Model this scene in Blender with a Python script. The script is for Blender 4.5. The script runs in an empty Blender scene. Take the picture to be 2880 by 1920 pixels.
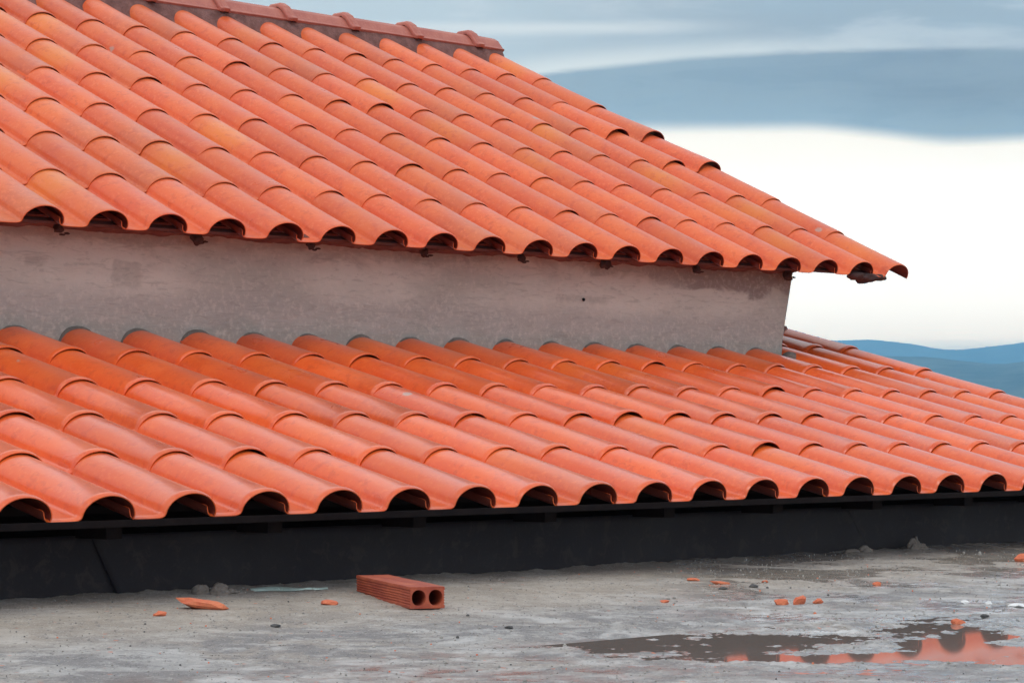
import bpy, math, random
import numpy as np
from mathutils import Matrix, Vector

S = 0.2                      # one tile width in metres: lengths below are in tile widths
scene = bpy.context.scene
COL = scene.collection
rng = np.random.default_rng(7)
random.seed(7)

# ------------------------------------------------------------------ camera
YAW, PITCH, ROLL = 0.7794, 0.0332, -0.0030
CAM = Vector((-14.2843, -21.0734, 0.6450))
cam = bpy.data.cameras.new("camera")
cam.sensor_width = 36.0
cam.lens = 7330.6 / 2880 * 36
cam.clip_start = 0.05
cam.clip_end = 60000
cam_ob = bpy.data.objects.new("camera", cam)
COL.objects.link(cam_ob)
fw = Vector((math.sin(YAW) * math.cos(PITCH), math.cos(YAW) * math.cos(PITCH), math.sin(PITCH)))
rt = Vector((math.cos(YAW), -math.sin(YAW), 0))
up = rt.cross(fw)
c_, s_ = math.cos(ROLL), math.sin(ROLL)
rt2, up2 = rt * c_ + up * s_, -rt * s_ + up * c_
M = Matrix((rt2, up2, -fw)).transposed().to_4x4()
M.translation = CAM * S
cam_ob.matrix_world = M
scene.camera = cam_ob

# ------------------------------------------------------------------ node helper
class NT:
    def __init__(s, tree):
        s.t = tree; s.n = tree.nodes; s.l = tree.links
    def new(s, typ, **kw):
        n = s.n.new(typ)
        for k, v in kw.items():
            if k.startswith('i_'):
                n.inputs[k[2:]].default_value = v
            else:
                setattr(n, k, v)
        return n
    def put(s, sock, v):
        if v is None: return
        if hasattr(v, 'is_output'): s.l.new(v, sock)
        else:
            try: sock.default_value = v
            except Exception: sock.default_value = tuple(v) + (1,)
    def m(s, op, a, b=None, c=None, clamp=False):
        n = s.n.new('ShaderNodeMath'); n.operation = op; n.use_clamp = clamp
        s.put(n.inputs[0], a); s.put(n.inputs[1], b); s.put(n.inputs[2], c)
        return n.outputs[0]
    def mix(s, f, a, b, mode='MIX'):
        n = s.n.new('ShaderNodeMix'); n.data_type = 'RGBA'; n.blend_type = mode
        s.put(n.inputs[0], f); s.put(n.inputs[6], a); s.put(n.inputs[7], b)
        return n.outputs[2]
    def ss(s, x, a, b, lo=0.0, hi=1.0):
        n = s.n.new('ShaderNodeMapRange'); n.interpolation_type = 'SMOOTHSTEP'
        s.put(n.inputs[0], x)
        for i, v in ((1, a), (2, b), (3, lo), (4, hi)): s.put(n.inputs[i], v)
        return n.outputs[0]
    def noise(s, vec, scale, detail=4, rough=0.55, dist=0.0, w=None):
        n = s.n.new('ShaderNodeTexNoise')
        if w is not None:
            n.noise_dimensions = '4D'; s.put(n.inputs['W'], w)
        s.put(n.inputs['Vector'], vec)
        n.inputs['Scale'].default_value = scale; n.inputs['Detail'].default_value = detail
        n.inputs['Roughness'].default_value = rough; n.inputs['Distortion'].default_value = dist
        return n.outputs[0]
    def mapping(s, vec, scale=(1, 1, 1), loc=(0, 0, 0), rot=(0, 0, 0)):
        n = s.n.new('ShaderNodeMapping'); s.put(n.inputs[0], vec)
        n.inputs['Scale'].default_value = scale; n.inputs['Location'].default_value = loc
        n.inputs['Rotation'].default_value = rot
        return n.outputs[0]

# ------------------------------------------------------------------ world
SUN_EL, SUN_AZ = math.radians(48), math.radians(-115)    # azimuth from +y towards +x
world = bpy.data.worlds.new("World"); scene.world = world; world.use_nodes = True
W = NT(world.node_tree); W.n.clear()
out = W.new('ShaderNodeOutputWorld')
tc = W.new('ShaderNodeTexCoord').outputs['Generated']
sep = W.new('ShaderNodeSeparateXYZ'); W.l.new(tc, sep.inputs[0])
X, Y, Z = sep.outputs
az = W.m('MULTIPLY', W.m('ARCTAN2', X, Y), 57.2958)
el = W.m('MULTIPLY', W.m('ARCSINE', Z), 57.2958)
# wispy distortion, stretched sideways
comb = W.new('ShaderNodeCombineXYZ'); W.put(comb.inputs[0], W.m('MULTIPLY', az, 0.16)); W.put(comb.inputs[1], el)
wisp = W.noise(comb.outputs[0], 0.9, 5, 0.55, 0.3)
wisp_c = W.m('SUBTRACT', wisp, 0.5)
soft = W.noise(comb.outputs[0], 0.35, 3, 0.5)
eld = W.m('ADD', el, W.m('MULTIPLY', wisp_c, 0.14))
# lens cloud edges
u1 = W.m('SUBTRACT', az, 52.5)
upper = W.m('SUBTRACT', 8.22, W.m('MULTIPLY', W.m('MULTIPLY', u1, u1), 0.0085))
lower = W.ss(az, 51.0, 54.5, 6.50, 6.14)
lens_up = W.ss(W.m('ADD', W.m('SUBTRACT', upper, eld), W.m('MULTIPLY', W.m('SUBTRACT', W.noise(comb.outputs[0], 3.0, 6, 0.65, 0.5), 0.5), 0.16)), -0.05, 0.14)
lens_lo = W.ss(W.m('ADD', W.m('SUBTRACT', eld, lower), W.m('MULTIPLY', W.m('SUBTRACT', soft, 0.5), 0.25)), -0.14, 0.26)
lens = W.m('MULTIPLY', W.m('MULTIPLY', lens_up, lens_lo), W.ss(az, 41, 45.5))
lens = W.m('MULTIPLY', lens, W.ss(az, 75, 60))
# colours
white_lo = W.mix(W.ss(eld, 3.0, 1.6), (1.12, 1.09, 1.05, 1), (0.95, 0.94, 0.92, 1))
cream = W.mix(W.ss(wisp, 0.45, 0.7), (1.04, 1.0, 0.93, 1), (0.93, 0.90, 0.85, 1))
low = W.mix(W.ss(eld, 5.0, 6.3), white_lo, cream)
lefty = W.ss(az, 52, 42)
above = W.mix(lefty, (0.375, 0.455, 0.545, 1), (0.53, 0.62, 0.69, 1))
above = W.mix(W.ss(soft, 0.40, 0.66), above, (0.40, 0.53, 0.64, 1))
above = W.mix(W.m('MULTIPLY', W.ss(W.noise(W.mapping(comb.outputs[0], (1.0, 1.0, 1.0), (9, 5, 0)), 1.4, 6, 0.6, 0.4), 0.45, 0.68), 0.5), above, (0.62, 0.68, 0.74, 1))
streak = W.m('MULTIPLY', W.ss(W.m('SUBTRACT', eld, upper), 0.55, 0.0), W.ss(az, 56, 46))
above = W.mix(W.m('MULTIPLY', streak, 0.75), above, (0.76, 0.80, 0.81, 1))
st2 = W.m('MULTIPLY', W.ss(W.m('ABSOLUTE', W.m('SUBTRACT', eld, 8.75)), 0.22, 0.0), W.ss(az, 51, 46))
above = W.mix(W.m('MULTIPLY', st2, 0.6), above, (0.74, 0.78, 0.80, 1))
sky = W.mix(W.ss(eld, 6.2, 7.1), low, above)
depth_in = W.ss(W.m('SUBTRACT', eld, lower), 0.0, 1.2)
lensc = W.mix(W.ss(az, 46, 55), (0.345, 0.445, 0.545, 1), (0.285, 0.365, 0.465, 1))
lensc = W.mix(depth_in, (0.37, 0.49, 0.60, 1), lensc)
billow = W.noise(W.mapping(comb.outputs[0], (1.0, 1.0, 1.0), (4, 2, 0)), 1.9, 7, 0.62, 0.5)
lensc = W.mix(W.m('MULTIPLY', W.ss(wisp, 0.35, 0.75), 0.25), lensc, (0.31, 0.42, 0.53, 1))
lensc = W.mix(W.m('MULTIPLY', W.ss(billow, 0.42, 0.68), 0.30), lensc, (0.36, 0.45, 0.53, 1))
lensc = W.mix(W.m('MULTIPLY', W.ss(billow, 0.50, 0.34), 0.12), lensc, (0.18, 0.27, 0.38, 1))
sky = W.mix(lens, sky, lensc)
# the haze box below thins and tints what is seen through it: allow for that in the sky's own radiance
HAZE_D, HAZE_TOP = 0.00034, 320.0
AIR = (0.29, 0.49, 0.69)
tanel = W.m('MAXIMUM', W.m('TANGENT', W.m('MULTIPLY', el, 0.0174533)), 0.034)
T = W.m('EXPONENT', W.m('DIVIDE', -HAZE_D * HAZE_TOP, tanel))
airc = W.n.new('ShaderNodeVectorMath'); airc.operation = 'SCALE'; airc.inputs[0].default_value = AIR
W.put(airc.inputs['Scale'], W.m('SUBTRACT', 1.0, T))
subn = W.n.new('ShaderNodeVectorMath'); subn.operation = 'SUBTRACT'; W.put(subn.inputs[0], sky); W.l.new(airc.outputs[0], subn.inputs[1])
dv = W.n.new('ShaderNodeVectorMath'); dv.operation = 'SCALE'; W.l.new(subn.outputs[0], dv.inputs[0]); W.put(dv.inputs['Scale'], W.m('DIVIDE', 1.0, T))
sky = dv.outputs[0]
# overcast dome higher up
dn = W.noise(tc, 1.6, 5, 0.55, 0.6)
dome = W.mix(W.ss(dn, 0.35, 0.68), (0.86, 0.88, 0.92, 1), (1.72, 1.66, 1.56, 1))
sky = W.mix(W.ss(el, 10.5, 22), sky, dome)
# below the horizon: haze colour
sky = W.mix(W.ss(el, 0.0, -3.0), sky, (0.35, 0.40, 0.44, 1))
cloud_bg = W.new('ShaderNodeBackground'); W.put(cloud_bg.inputs[0], sky); cloud_bg.inputs[1].default_value = 1.0
nish = W.new('ShaderNodeTexSky'); nish.sky_type = 'NISHITA'; nish.sun_disc = False
nish.sun_elevation = SUN_EL; nish.sun_rotation = SUN_AZ
nb = W.new('ShaderNodeBackground'); W.l.new(nish.outputs[0], nb.inputs[0]); nb.inputs[1].default_value = 0.10
mixs = W.new('ShaderNodeMixShader')
W.put(mixs.inputs[0], W.ss(el, 10, 30, 1.0, 0.80))
W.l.new(nb.outputs[0], mixs.inputs[1]); W.l.new(cloud_bg.outputs[0], mixs.inputs[2])
W.l.new(mixs.outputs[0], out.inputs[0])

sun = bpy.data.lights.new("sun", 'SUN'); sun.energy = 0.9; sun.angle = math.radians(24)
sun.color = (1.0, 0.95, 0.88)
sun_ob = bpy.data.objects.new("sun", sun); COL.objects.link(sun_ob)
sd = Vector((math.sin(SUN_AZ) * math.cos(SUN_EL), math.cos(SUN_AZ) * math.cos(SUN_EL), math.sin(SUN_EL)))
sun_ob.rotation_euler = sd.to_track_quat('Z', 'Y').to_euler()

scene.view_settings.view_transform = 'Standard'
scene.view_settings.look = 'None'
scene.cycles.volume_bounces = 3
scene.view_settings.exposure = 0.0
scene.view_settings.gamma = 1.0
scene.view_settings.use_curve_mapping = False

# ------------------------------------------------------------------ mesh helpers
class MB:
    """collects vertices (in tile widths) and faces"""
    def __init__(s): s.v = []; s.f = []; s.sm = []; s.nv = 0; s.uv = []; s.tint = []
    def add(s, V, F, smooth=False, uv=None, tint=None):
        V = np.asarray(V, float); b = s.nv
        s.v.append(V); s.nv += len(V)
        s.f += [tuple(int(i) + b for i in f) for f in F]
        if np.isscalar(smooth) or isinstance(smooth, bool): s.sm += [bool(smooth)] * len(F)
        else: s.sm += list(smooth)
        s.uv.append(np.zeros((len(V), 2)) if uv is None else np.asarray(uv, float))
        s.tint.append(np.tile(np.zeros(4) if tint is None else np.asarray(tint, float), (len(V), 1)))
    def box(s, lo, hi, rot=None, origin=None, smooth=False):
        lo, hi = np.array(lo, float), np.array(hi, float)
        V = np.array([[(hi if i & 1 else lo)[0], (hi if i & 2 else lo)[1], (hi if i & 4 else lo)[2]] for i in range(8)])
        if rot is not None: V = V @ np.array(rot).T
        if origin is not None: V = V + np.array(origin)
        s.add(V, [(0, 2, 3, 1), (4, 5, 7, 6), (0, 1, 5, 4), (2, 6, 7, 3), (0, 4, 6, 2), (1, 3, 7, 5)], smooth)
    def build(s, name, mat, parent=None, origin=(0, 0, 0), attrs=False, bevel=0, label=None):
        V = np.concatenate(s.v) - np.array(origin, float)
        me = bpy.data.meshes.new(name)
        me.from_pydata((V * S).tolist(), [], s.f)
        me.polygons.foreach_set('use_smooth', s.sm)
        if attrs:
            a = me.attributes.new('tile_uv', 'FLOAT2', 'POINT'); a.data.foreach_set('vector', np.concatenate(s.uv).ravel())
            a = me.attributes.new('tile_tint', 'FLOAT_COLOR', 'POINT'); a.data.foreach_set('color', np.concatenate(s.tint).ravel())
        me.materials.append(mat); me.update()
        o = bpy.data.objects.new(name, me); COL.objects.link(o)
        o.location = Vector(origin) * S
        if parent is not None:
            o.parent = parent
            o.location = Vector(origin) * S - Vector(world_loc(parent))
        if bevel:
            m = o.modifiers.new('bevel', 'BEVEL'); m.width = bevel * S; m.segments = 2; m.limit_method = 'ANGLE'
        if label: o['label'] = label
        return o

def world_loc(o):
    p = Vector(o.location)
    while o.parent: o = o.parent; p = p + Vector(o.location)
    return p

def tag(o, label=None, cat=None, group=None, kind=None):
    if label: o['label'] = label
    if cat: o['category'] = cat
    if group: o['group'] = group
    if kind: o['kind'] = kind
    return o

_lat = {}
def lattice(seed):
    if seed not in _lat: _lat[seed] = np.random.default_rng(seed).random((256, 256)) * 2 - 1
    return _lat[seed]

def vnoise(x, y, seed, oct=4, rough=0.5):
    """value noise on arrays, range about -1..1"""
    tot = np.zeros_like(x, float); amp = 1.0; fr = 1.0; norm = 0
    for o in range(oct):
        L = lattice(seed + 31 * o)
        xs, ys = x * fr + 17.3 * o, y * fr + 5.1 * o
        xi, yi = np.floor(xs).astype(int), np.floor(ys).astype(int)
        fx, fy = xs - xi, ys - yi
        fx = fx * fx * (3 - 2 * fx); fy = fy * fy * (3 - 2 * fy)
        a = L[xi % 256, yi % 256]; b = L[(xi + 1) % 256, yi % 256]
        c = L[xi % 256, (yi + 1) % 256]; d = L[(xi + 1) % 256, (yi + 1) % 256]
        tot += amp * ((a * (1 - fx) + b * fx) * (1 - fy) + (c * (1 - fx) + d * fx) * fy)
        norm += amp; amp *= rough; fr *= 2.03
    return tot / norm

# ------------------------------------------------------------------ materials
def new_mat(name):
    m = bpy.data.materials.new(name); m.use_nodes = True
    n = NT(m.node_tree); n.n.clear()
    o = n.new('ShaderNodeOutputMaterial'); b = n.new('ShaderNodeBsdfPrincipled')
    n.l.new(b.outputs[0], o.inputs[0])
    return m, n, b

def bump(n, b, h, strength=0.3, dist=0.002):
    bn = n.new('ShaderNodeBump'); bn.inputs['Strength'].default_value = strength; bn.inputs['Distance'].default_value = dist
    n.put(bn.inputs['Height'], h); n.l.new(bn.outputs[0], b.inputs['Normal'])

def clay_mat(name, base, orange, brown, rough, wet, coat, spots=0.5):
    m, n, b = new_mat(name)
    pos = n.new('ShaderNodeTexCoord').outputs['Object']
    at = n.new('ShaderNodeAttribute'); at.attribute_name = 'tile_tint'
    au = n.new('ShaderNodeAttribute'); au.attribute_name = 'tile_uv'
    sc = n.new('ShaderNodeSeparateColor'); n.l.new(at.outputs['Color'], sc.inputs[0])
    su = n.new('ShaderNodeSeparateXYZ'); n.l.new(au.outputs['Vector'], su.inputs[0])
    r1, r2, r3 = sc.outputs
    seed = n.m('MULTIPLY', r3, 40)
    big = n.noise(pos, 9, 3, 0.5, 0.2, w=seed)
    fine = n.noise(pos, 90, 4, 0.6, w=seed)
    spk = n.noise(pos, 260, 3, 0.7)
    # orange kiln flush on the middle of some tiles
    vv = n.m('ABSOLUTE', n.m('SUBTRACT', su.outputs[1], n.m('ADD', 0.35, n.m('MULTIPLY', r2, 0.4))))
    flush = n.m('MULTIPLY', n.ss(n.m('ADD', vv, n.m('MULTIPLY', big, 0.5)), 0.68, 0.25), n.ss(r1, 0.70, 1.0))
    col = n.mix(n.ss(big, 0.3, 0.7), base, [c * f for c, f in zip(base, (1.10, 1.30, 1.05))])
    col = n.mix(n.m('MULTIPLY', flush, 0.85), col, orange)
    smoke = n.m('MULTIPLY', n.ss(n.m('ADD', su.outputs[1], n.m('MULTIPLY', big, 0.5)), 0.95, 0.35), n.ss(r2, 0.70, 1.0))
    col = n.mix(n.m('MULTIPLY', smoke, 0.40), col, brown)
    col = n.mix(n.m('MULTIPLY', n.ss(r2, 0.0, 0.35, 1, 0), 0.35), col, [base[0] * 0.95, base[1] * 0.80, base[2] * 1.05])
    col = n.mix(n.m('MULTIPLY', n.ss(fine, 0.50, 0.66), spots), col, [min(1, base[0] * 1.14), base[1] * 1.75, base[2] * 2.0])
    col = n.mix(n.m('MULTIPLY', n.ss(spk, 0.66, 0.78), 0.35), col, (0.25, 0.12, 0.09))
    val = n.m('ADD', 0.88, n.m('MULTIPLY', r3, 0.18))
    vc = n.new('ShaderNodeCombineColor')
    for k in range(3): n.put(vc.inputs[k], val)
    col = n.mix(1.0, col, vc.outputs[0], 'MULTIPLY')
    sp = n.new('ShaderNodeTexVoronoi'); n.put(sp.inputs['Vector'], pos); sp.inputs['Scale'].default_value = 9
    sc2 = n.new('ShaderNodeSeparateColor'); n.l.new(sp.outputs['Color'], sc2.inputs[0])
    spl = n.m('MULTIPLY', n.ss(n.m('ADD', sp.outputs['Distance'], n.m('MULTIPLY', fine, 0.25)), 0.27, 0.20), n.ss(sc2.outputs[0], 0.90, 0.92))
    col = n.mix(n.m('MULTIPLY', spl, 0.7), col, (0.42, 0.36, 0.31))       # cement splashes
    dirt = n.noise(pos, 38, 4, 0.65, 0.3)
    col = n.mix(n.m('MULTIPLY', n.ss(dirt, 0.52, 0.68), 0.42), col, [base[0] * 0.72, base[1] * 0.62, base[2] * 0.8])
    col = n.mix(at.outputs['Alpha'], (0.20, 0.042, 0.028), col)      # underside coloured darker to stand for the shade inside the arches
    n.put(b.inputs['Base Color'], col)
    n.put(b.inputs['Roughness'], n.m('ADD', rough, n.m('MULTIPLY', n.m('SUBTRACT', big, 0.5), 0.35)))
    b.inputs['Specular IOR Level'].default_value = wet
    b.inputs['Coat Weight'].default_value = coat
    b.inputs['Coat Roughness'].default_value = 0.20
    bump(n, b, n.m('ADD', n.m('MULTIPLY', fine, 0.6), n.m('MULTIPLY', spk, 0.35)), 0.35, 0.0016)
    return m

def rock_mat(name, cols, scale, rough=0.9, bs=0.6, bd=0.003, spec=0.4):
    m, n, b = new_mat(name)
    pos = n.new('ShaderNodeTexCoord').outputs['Object']
    a = n.noise(pos, scale, 6, 0.6, 0.3); c = n.noise(pos, scale * 7, 4, 0.65)
    col = n.mix(n.ss(a, 0.35, 0.65), cols[0], cols[1])
    col = n.mix(n.m('MULTIPLY', n.ss(c, 0.45, 0.75), 0.5), col, cols[2])
    n.put(b.inputs['Base Color'], col); b.inputs['Roughness'].default_value = rough
    bump(n, b, c, bs, bd)
    b.inputs['Specular IOR Level'].default_value = spec
    return m

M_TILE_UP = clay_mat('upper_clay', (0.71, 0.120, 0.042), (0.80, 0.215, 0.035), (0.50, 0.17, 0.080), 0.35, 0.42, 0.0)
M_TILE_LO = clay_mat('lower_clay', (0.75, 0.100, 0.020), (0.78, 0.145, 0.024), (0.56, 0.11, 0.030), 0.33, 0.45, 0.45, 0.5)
M_RIDGE = rock_mat('ridge_clay', ((0.42, 0.115, 0.085), (0.50, 0.16, 0.115), (0.56, 0.22, 0.17)), 14, 0.5, 0.3, 0.001)
M_MORTAR_DARK = rock_mat('dark_mortar', ((0.07, 0.04, 0.038), (0.12, 0.07, 0.065), (0.05, 0.03, 0.028)), 22, 0.95, 0.9, 0.006)
M_MORTAR_RED = rock_mat('red_mortar', ((0.17, 0.075, 0.065), (0.27, 0.13, 0.115), (0.12, 0.06, 0.055)), 22, 0.95, 0.9, 0.006)
M_MORTAR = rock_mat('grey_mortar', ((0.17, 0.145, 0.13), (0.24, 0.205, 0.185), (0.12, 0.10, 0.09)), 25, 0.95, 0.9, 0.006)
M_WOOD = rock_mat('dark_wood', ((0.008, 0.005, 0.006), (0.013, 0.008, 0.008), (0.005, 0.004, 0.004)), 18, 0.8, 0.3, 0.001, 0.12)
M_WOOD_RED = rock_mat('red_wood', ((0.10, 0.035, 0.03), (0.14, 0.05, 0.04), (0.06, 0.02, 0.02)), 18, 0.8, 0.3, 0.001)
M_RUBBLE = rock_mat('brick_rubble', ((0.62, 0.15, 0.075), (0.70, 0.21, 0.10), (0.45, 0.10, 0.06)), 40, 0.8, 0.6, 0.002)
M_DARKGRIT = rock_mat('dark_stone', ((0.07, 0.07, 0.075), (0.12, 0.115, 0.11), (0.05, 0.05, 0.055)), 20, 0.9)
M_STONE = rock_mat('grit', ((0.26, 0.24, 0.22), (0.38, 0.36, 0.33), (0.12, 0.11, 0.11)), 8, 0.9)

def plaster_mat():
    m, n, b = new_mat('cement_render')
    pos = n.new('ShaderNodeTexCoord').outputs['Object']
    st = n.mapping(pos, (1, 1, 2.2))
    a = n.noise(st, 1.6, 5, 0.5, 0.4); c = n.noise(pos, 60, 5, 0.7); d = n.noise(st, 6, 5, 0.6, 0.6)
    s3 = n.new('ShaderNodeSeparateXYZ'); n.l.new(pos, s3.inputs[0])
    z = s3.outputs[2]; x = s3.outputs[0]
    col = n.mix(n.ss(a, 0.36, 0.64), (0.48, 0.44, 0.395), (0.67, 0.605, 0.545))
    # the lower coat is a greyer, still damp render with a wavy edge
    coat = n.ss(n.m('ADD', z, n.m('MULTIPLY', n.m('SUBTRACT', a, 0.5), 0.09)), 0.545, 0.47)
    col = n.mix(n.m('MULTIPLY', coat, 0.75), col, (0.405, 0.362, 0.341))
    col = n.mix(n.m('MULTIPLY', n.ss(n.m('ADD', z, n.m('MULTIPLY', n.m('SUBTRACT', d, 0.5), 0.16)), 0.44, 0.395), 0.6), col, (0.327, 0.320, 0.291))
    # damp stain under the eaves at the corner
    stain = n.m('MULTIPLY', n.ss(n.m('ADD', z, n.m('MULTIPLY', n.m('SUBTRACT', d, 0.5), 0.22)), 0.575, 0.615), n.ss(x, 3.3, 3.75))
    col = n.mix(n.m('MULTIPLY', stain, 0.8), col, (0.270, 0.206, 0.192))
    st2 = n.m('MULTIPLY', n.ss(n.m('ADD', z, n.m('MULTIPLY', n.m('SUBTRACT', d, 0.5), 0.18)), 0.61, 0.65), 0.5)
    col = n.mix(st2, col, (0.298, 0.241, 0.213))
    # two rectangular trowel patches
    for (xa, xb, za, zb, k) in ((1.30, 1.42, 0.50, 0.586, 0.30), (1.03, 1.11, 0.555, 0.588, 0.3), (3.02, 3.28, 0.52, 0.555, 0.25)):
        xx = n.m('ADD', x, n.m('MULTIPLY', n.m('SUBTRACT', d, 0.5), 0.05))
        zz = n.m('ADD', z, n.m('MULTIPLY', n.m('SUBTRACT', d, 0.5), 0.03))
        bx = n.m('MULTIPLY', n.ss(xx, xa, xa + 0.012), n.ss(xx, xb, xb - 0.03))
        bz = n.m('MULTIPLY', n.ss(zz, za, za + 0.02), n.ss(zz, zb, zb - 0.006))
        col = n.mix(n.m('MULTIPLY', n.m('MULTIPLY', bx, bz), k), col, (0.19, 0.155, 0.14))
    col = n.mix(n.m('MULTIPLY', n.ss(d, 0.5, 0.75), 0.25), col, (0.312, 0.263, 0.241))
    col = n.mix(n.m('MULTIPLY', n.ss(c, 0.48, 0.66), 0.40), col, (0.70, 0.62, 0.56))
    trow = n.noise(n.mapping(pos, (1.0, 1, 5.0), rot=(0, 0.12, 0)), 14, 5, 0.7, 1.2)
    col = n.mix(n.m('MULTIPLY', n.ss(trow, 0.52, 0.66), 0.38), col, (0.30, 0.265, 0.24))
    col = n.mix(n.m('MULTIPLY', n.ss(trow, 0.46, 0.34), 0.15), col, (0.66, 0.59, 0.53))
    n.put(b.inputs['Base Color'], col); b.inputs['Roughness'].default_value = 0.92
    bump(n, b, n.m('ADD', n.m('ADD', n.m('MULTIPLY', d, 0.8), n.m('MULTIPLY', c, 0.4)), n.m('MULTIPLY', trow, 0.8)), 0.8, 0.005)
    return m
M_PLASTER = plaster_mat()

def panel_mat():
    m, n, b = new_mat('black_sheet')
    pos = n.new('ShaderNodeTexCoord').outputs['Object']
    a = n.noise(pos, 3, 4, 0.5, 0.3); c = n.noise(pos, 160, 4, 0.7)
    col = n.mix(n.ss(a, 0.3, 0.7), (0.017, 0.014, 0.019), (0.025, 0.022, 0.026))
    col = n.mix(n.m('MULTIPLY', n.ss(c, 0.5, 0.8), 0.35), col, (0.045, 0.042, 0.04))
    dr = n.noise(n.mapping(pos, (14, 1, 1.2)), 3.2, 4, 0.6)
    col = n.mix(n.m('MULTIPLY', n.ss(dr, 0.66, 0.8), 0.25), col, (0.05, 0.047, 0.043))
    n.put(b.inputs['Base Color'], col); b.inputs['Roughness'].default_value = 0.62; b.inputs['Specular IOR Level'].default_value = 0.2
    col = n.mix(n.m('MULTIPLY', n.ss(n.noise(pos, 22, 5, 0.7, 0.5), 0.52, 0.66), 0.5), col, (0.050, 0.040, 0.038)); n.put(b.inputs['Base Color'], col)
    bump(n, b, n.m('ADD', c, n.m('MULTIPLY', a, 2.0)), 0.25, 0.002)
    return m
M_PANEL = panel_mat()

def floor_mat():
    m, n, b = new_mat('rough_screed')
    pos = n.new('ShaderNodeTexCoord').outputs['Object']
    s3 = n.new('ShaderNodeSeparateXYZ'); n.l.new(pos, s3.inputs[0])
    y = s3.outputs[1]; x = s3.outputs[0]; z = s3.outputs[2]
    big = n.noise(pos, 2.6, 5, 0.6, 0.5); mid = n.noise(pos, 14, 5, 0.65, 0.4)
    stp = n.mapping(n.mapping(pos, rot=(0, 0, 0.78)), (1, 0.42, 1))
    fine = n.noise(stp, 95, 5, 0.75); grit = n.noise(stp, 260, 3, 0.75)
    blot = n.noise(n.mapping(pos, loc=(3, 1, 0)), 4.2, 7, 0.70, 0.9)
    col = n.mix(n.ss(big, 0.36, 0.62), (0.265, 0.240, 0.218), (0.300, 0.302, 0.305))
    col = n.mix(n.m('MULTIPLY', n.ss(blot, 0.49, 0.57), 0.85), col, (0.165, 0.162, 0.168))
    col = n.mix(n.m('MULTIPLY', n.ss(blot, 0.47, 0.39), 0.70), col, (0.45, 0.455, 0.46))
    col = n.mix(n.m('MULTIPLY', n.ss(mid, 0.50, 0.68), 0.60), col, (0.50, 0.50, 0.50))
    col = n.mix(n.m('MULTIPLY', n.ss(mid, 0.47, 0.34), 0.75), col, (0.165, 0.16, 0.165))
    # sandy strip a little out from the wall, darker band along its foot
    w = n.m('ADD', y, n.m('MULTIPLY', n.m('SUBTRACT', big, 0.5), 0.5))
    sand = n.m('MULTIPLY', n.ss(w, -0.75, -0.35), n.ss(w, 0.12, -0.16))
    col = n.mix(n.m('MULTIPLY', sand, 0.6), col, (0.34, 0.285, 0.225))
    darkish = n.ss(w, -0.14, 0.04)
    col = n.mix(n.m('MULTIPLY', darkish, 0.65), col, (0.15, 0.125, 0.11))
    pit = n.ss(fine, 0.43, 0.36)
    col = n.mix(n.m('MULTIPLY', pit, 0.75), col, (0.07, 0.07, 0.075))
    col = n.mix(n.m('MULTIPLY', n.ss(grit, 0.56, 0.66), 0.40), col, (0.66, 0.64, 0.60))
    vor = n.new('ShaderNodeTexVoronoi'); n.put(vor.inputs['Vector'], pos); vor.inputs['Scale'].default_value = 55
    vs = n.new('ShaderNodeSeparateColor'); n.l.new(vor.outputs['Color'], vs.inputs[0])
    dot = n.m('MULTIPLY', n.ss(vor.outputs['Distance'], 0.34, 0.22), n.ss(vs.outputs[0], 0.975, 0.985))
    col = n.mix(n.m('MULTIPLY', dot, 0.4), col, (0.055, 0.055, 0.06))
    reddot = n.m('MULTIPLY', n.ss(vor.outputs['Distance'], 0.30, 0.2), n.ss(vs.outputs[1], 0.965, 0.975))
    col = n.mix(n.m('MULTIPLY', reddot, 0.8), col, (0.50, 0.16, 0.09))
    # soaked low ground round the pools
    wet = n.m('MULTIPLY', n.ss(n.m('ADD', z, n.m('MULTIPLY', n.m('SUBTRACT', mid, 0.5), 0.003)), -0.2400, -0.2428), n.ss(y, -0.95, -1.1))
    col = n.mix(n.m('MULTIPLY', wet, 0.55), col, (0.10, 0.088, 0.08))
    n.put(b.inputs['Base Color'], n.mix(1.0, col, (1.12, 1.08, 1.05), 'MULTIPLY'))
    rg = n.m('ADD', 0.55, n.m('MULTIPLY', n.m('SUBTRACT', 0.6, mid), 0.5))
    film = n.m('MULTIPLY', n.ss(n.noise(pos, 3.2, 5, 0.66, 0.6), 0.46, 0.56), n.ss(n.m('ADD', x, n.m('MULTIPLY', y, -1.0)), 1.5, 2.1))
    film = n.m('MAXIMUM', film, wet)
    n.put(b.inputs['Roughness'], n.m('SUBTRACT', rg, n.m('MULTIPLY', film, 0.42)))
    n.put(b.inputs['Coat Weight'], n.m('MULTIPLY', film, 0.45)); b.inputs['Coat Roughness'].default_value = 0.16
    b.inputs['Specular IOR Level'].default_value = 0.5
    h = n.m('ADD', n.m('MULTIPLY', fine, 0.8), n.m('MULTIPLY', grit, 0.35))
    bn = n.new('ShaderNodeBump'); bn.inputs['Distance'].default_value = 0.005
    n.put(bn.inputs['Strength'], n.m('SUBTRACT', 0.95, n.m('MULTIPLY', film, 0.78)))
    n.put(bn.inputs['Height'], h); n.l.new(bn.outputs[0], b.inputs['Normal'])
    return m
M_FLOOR = floor_mat()

def water_mat():
    m, n, b = new_mat('rain_water')
    pos = n.new('ShaderNodeTexCoord').outputs['Object']
    b.inputs['Base Color'].default_value = (0.25, 0.205, 0.185, 1)
    b.inputs['Roughness'].default_value = 0.035; b.inputs['IOR'].default_value = 1.33
    b.inputs['Specular IOR Level'].default_value = 0.36
    return m
M_WATER = water_mat()

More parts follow.
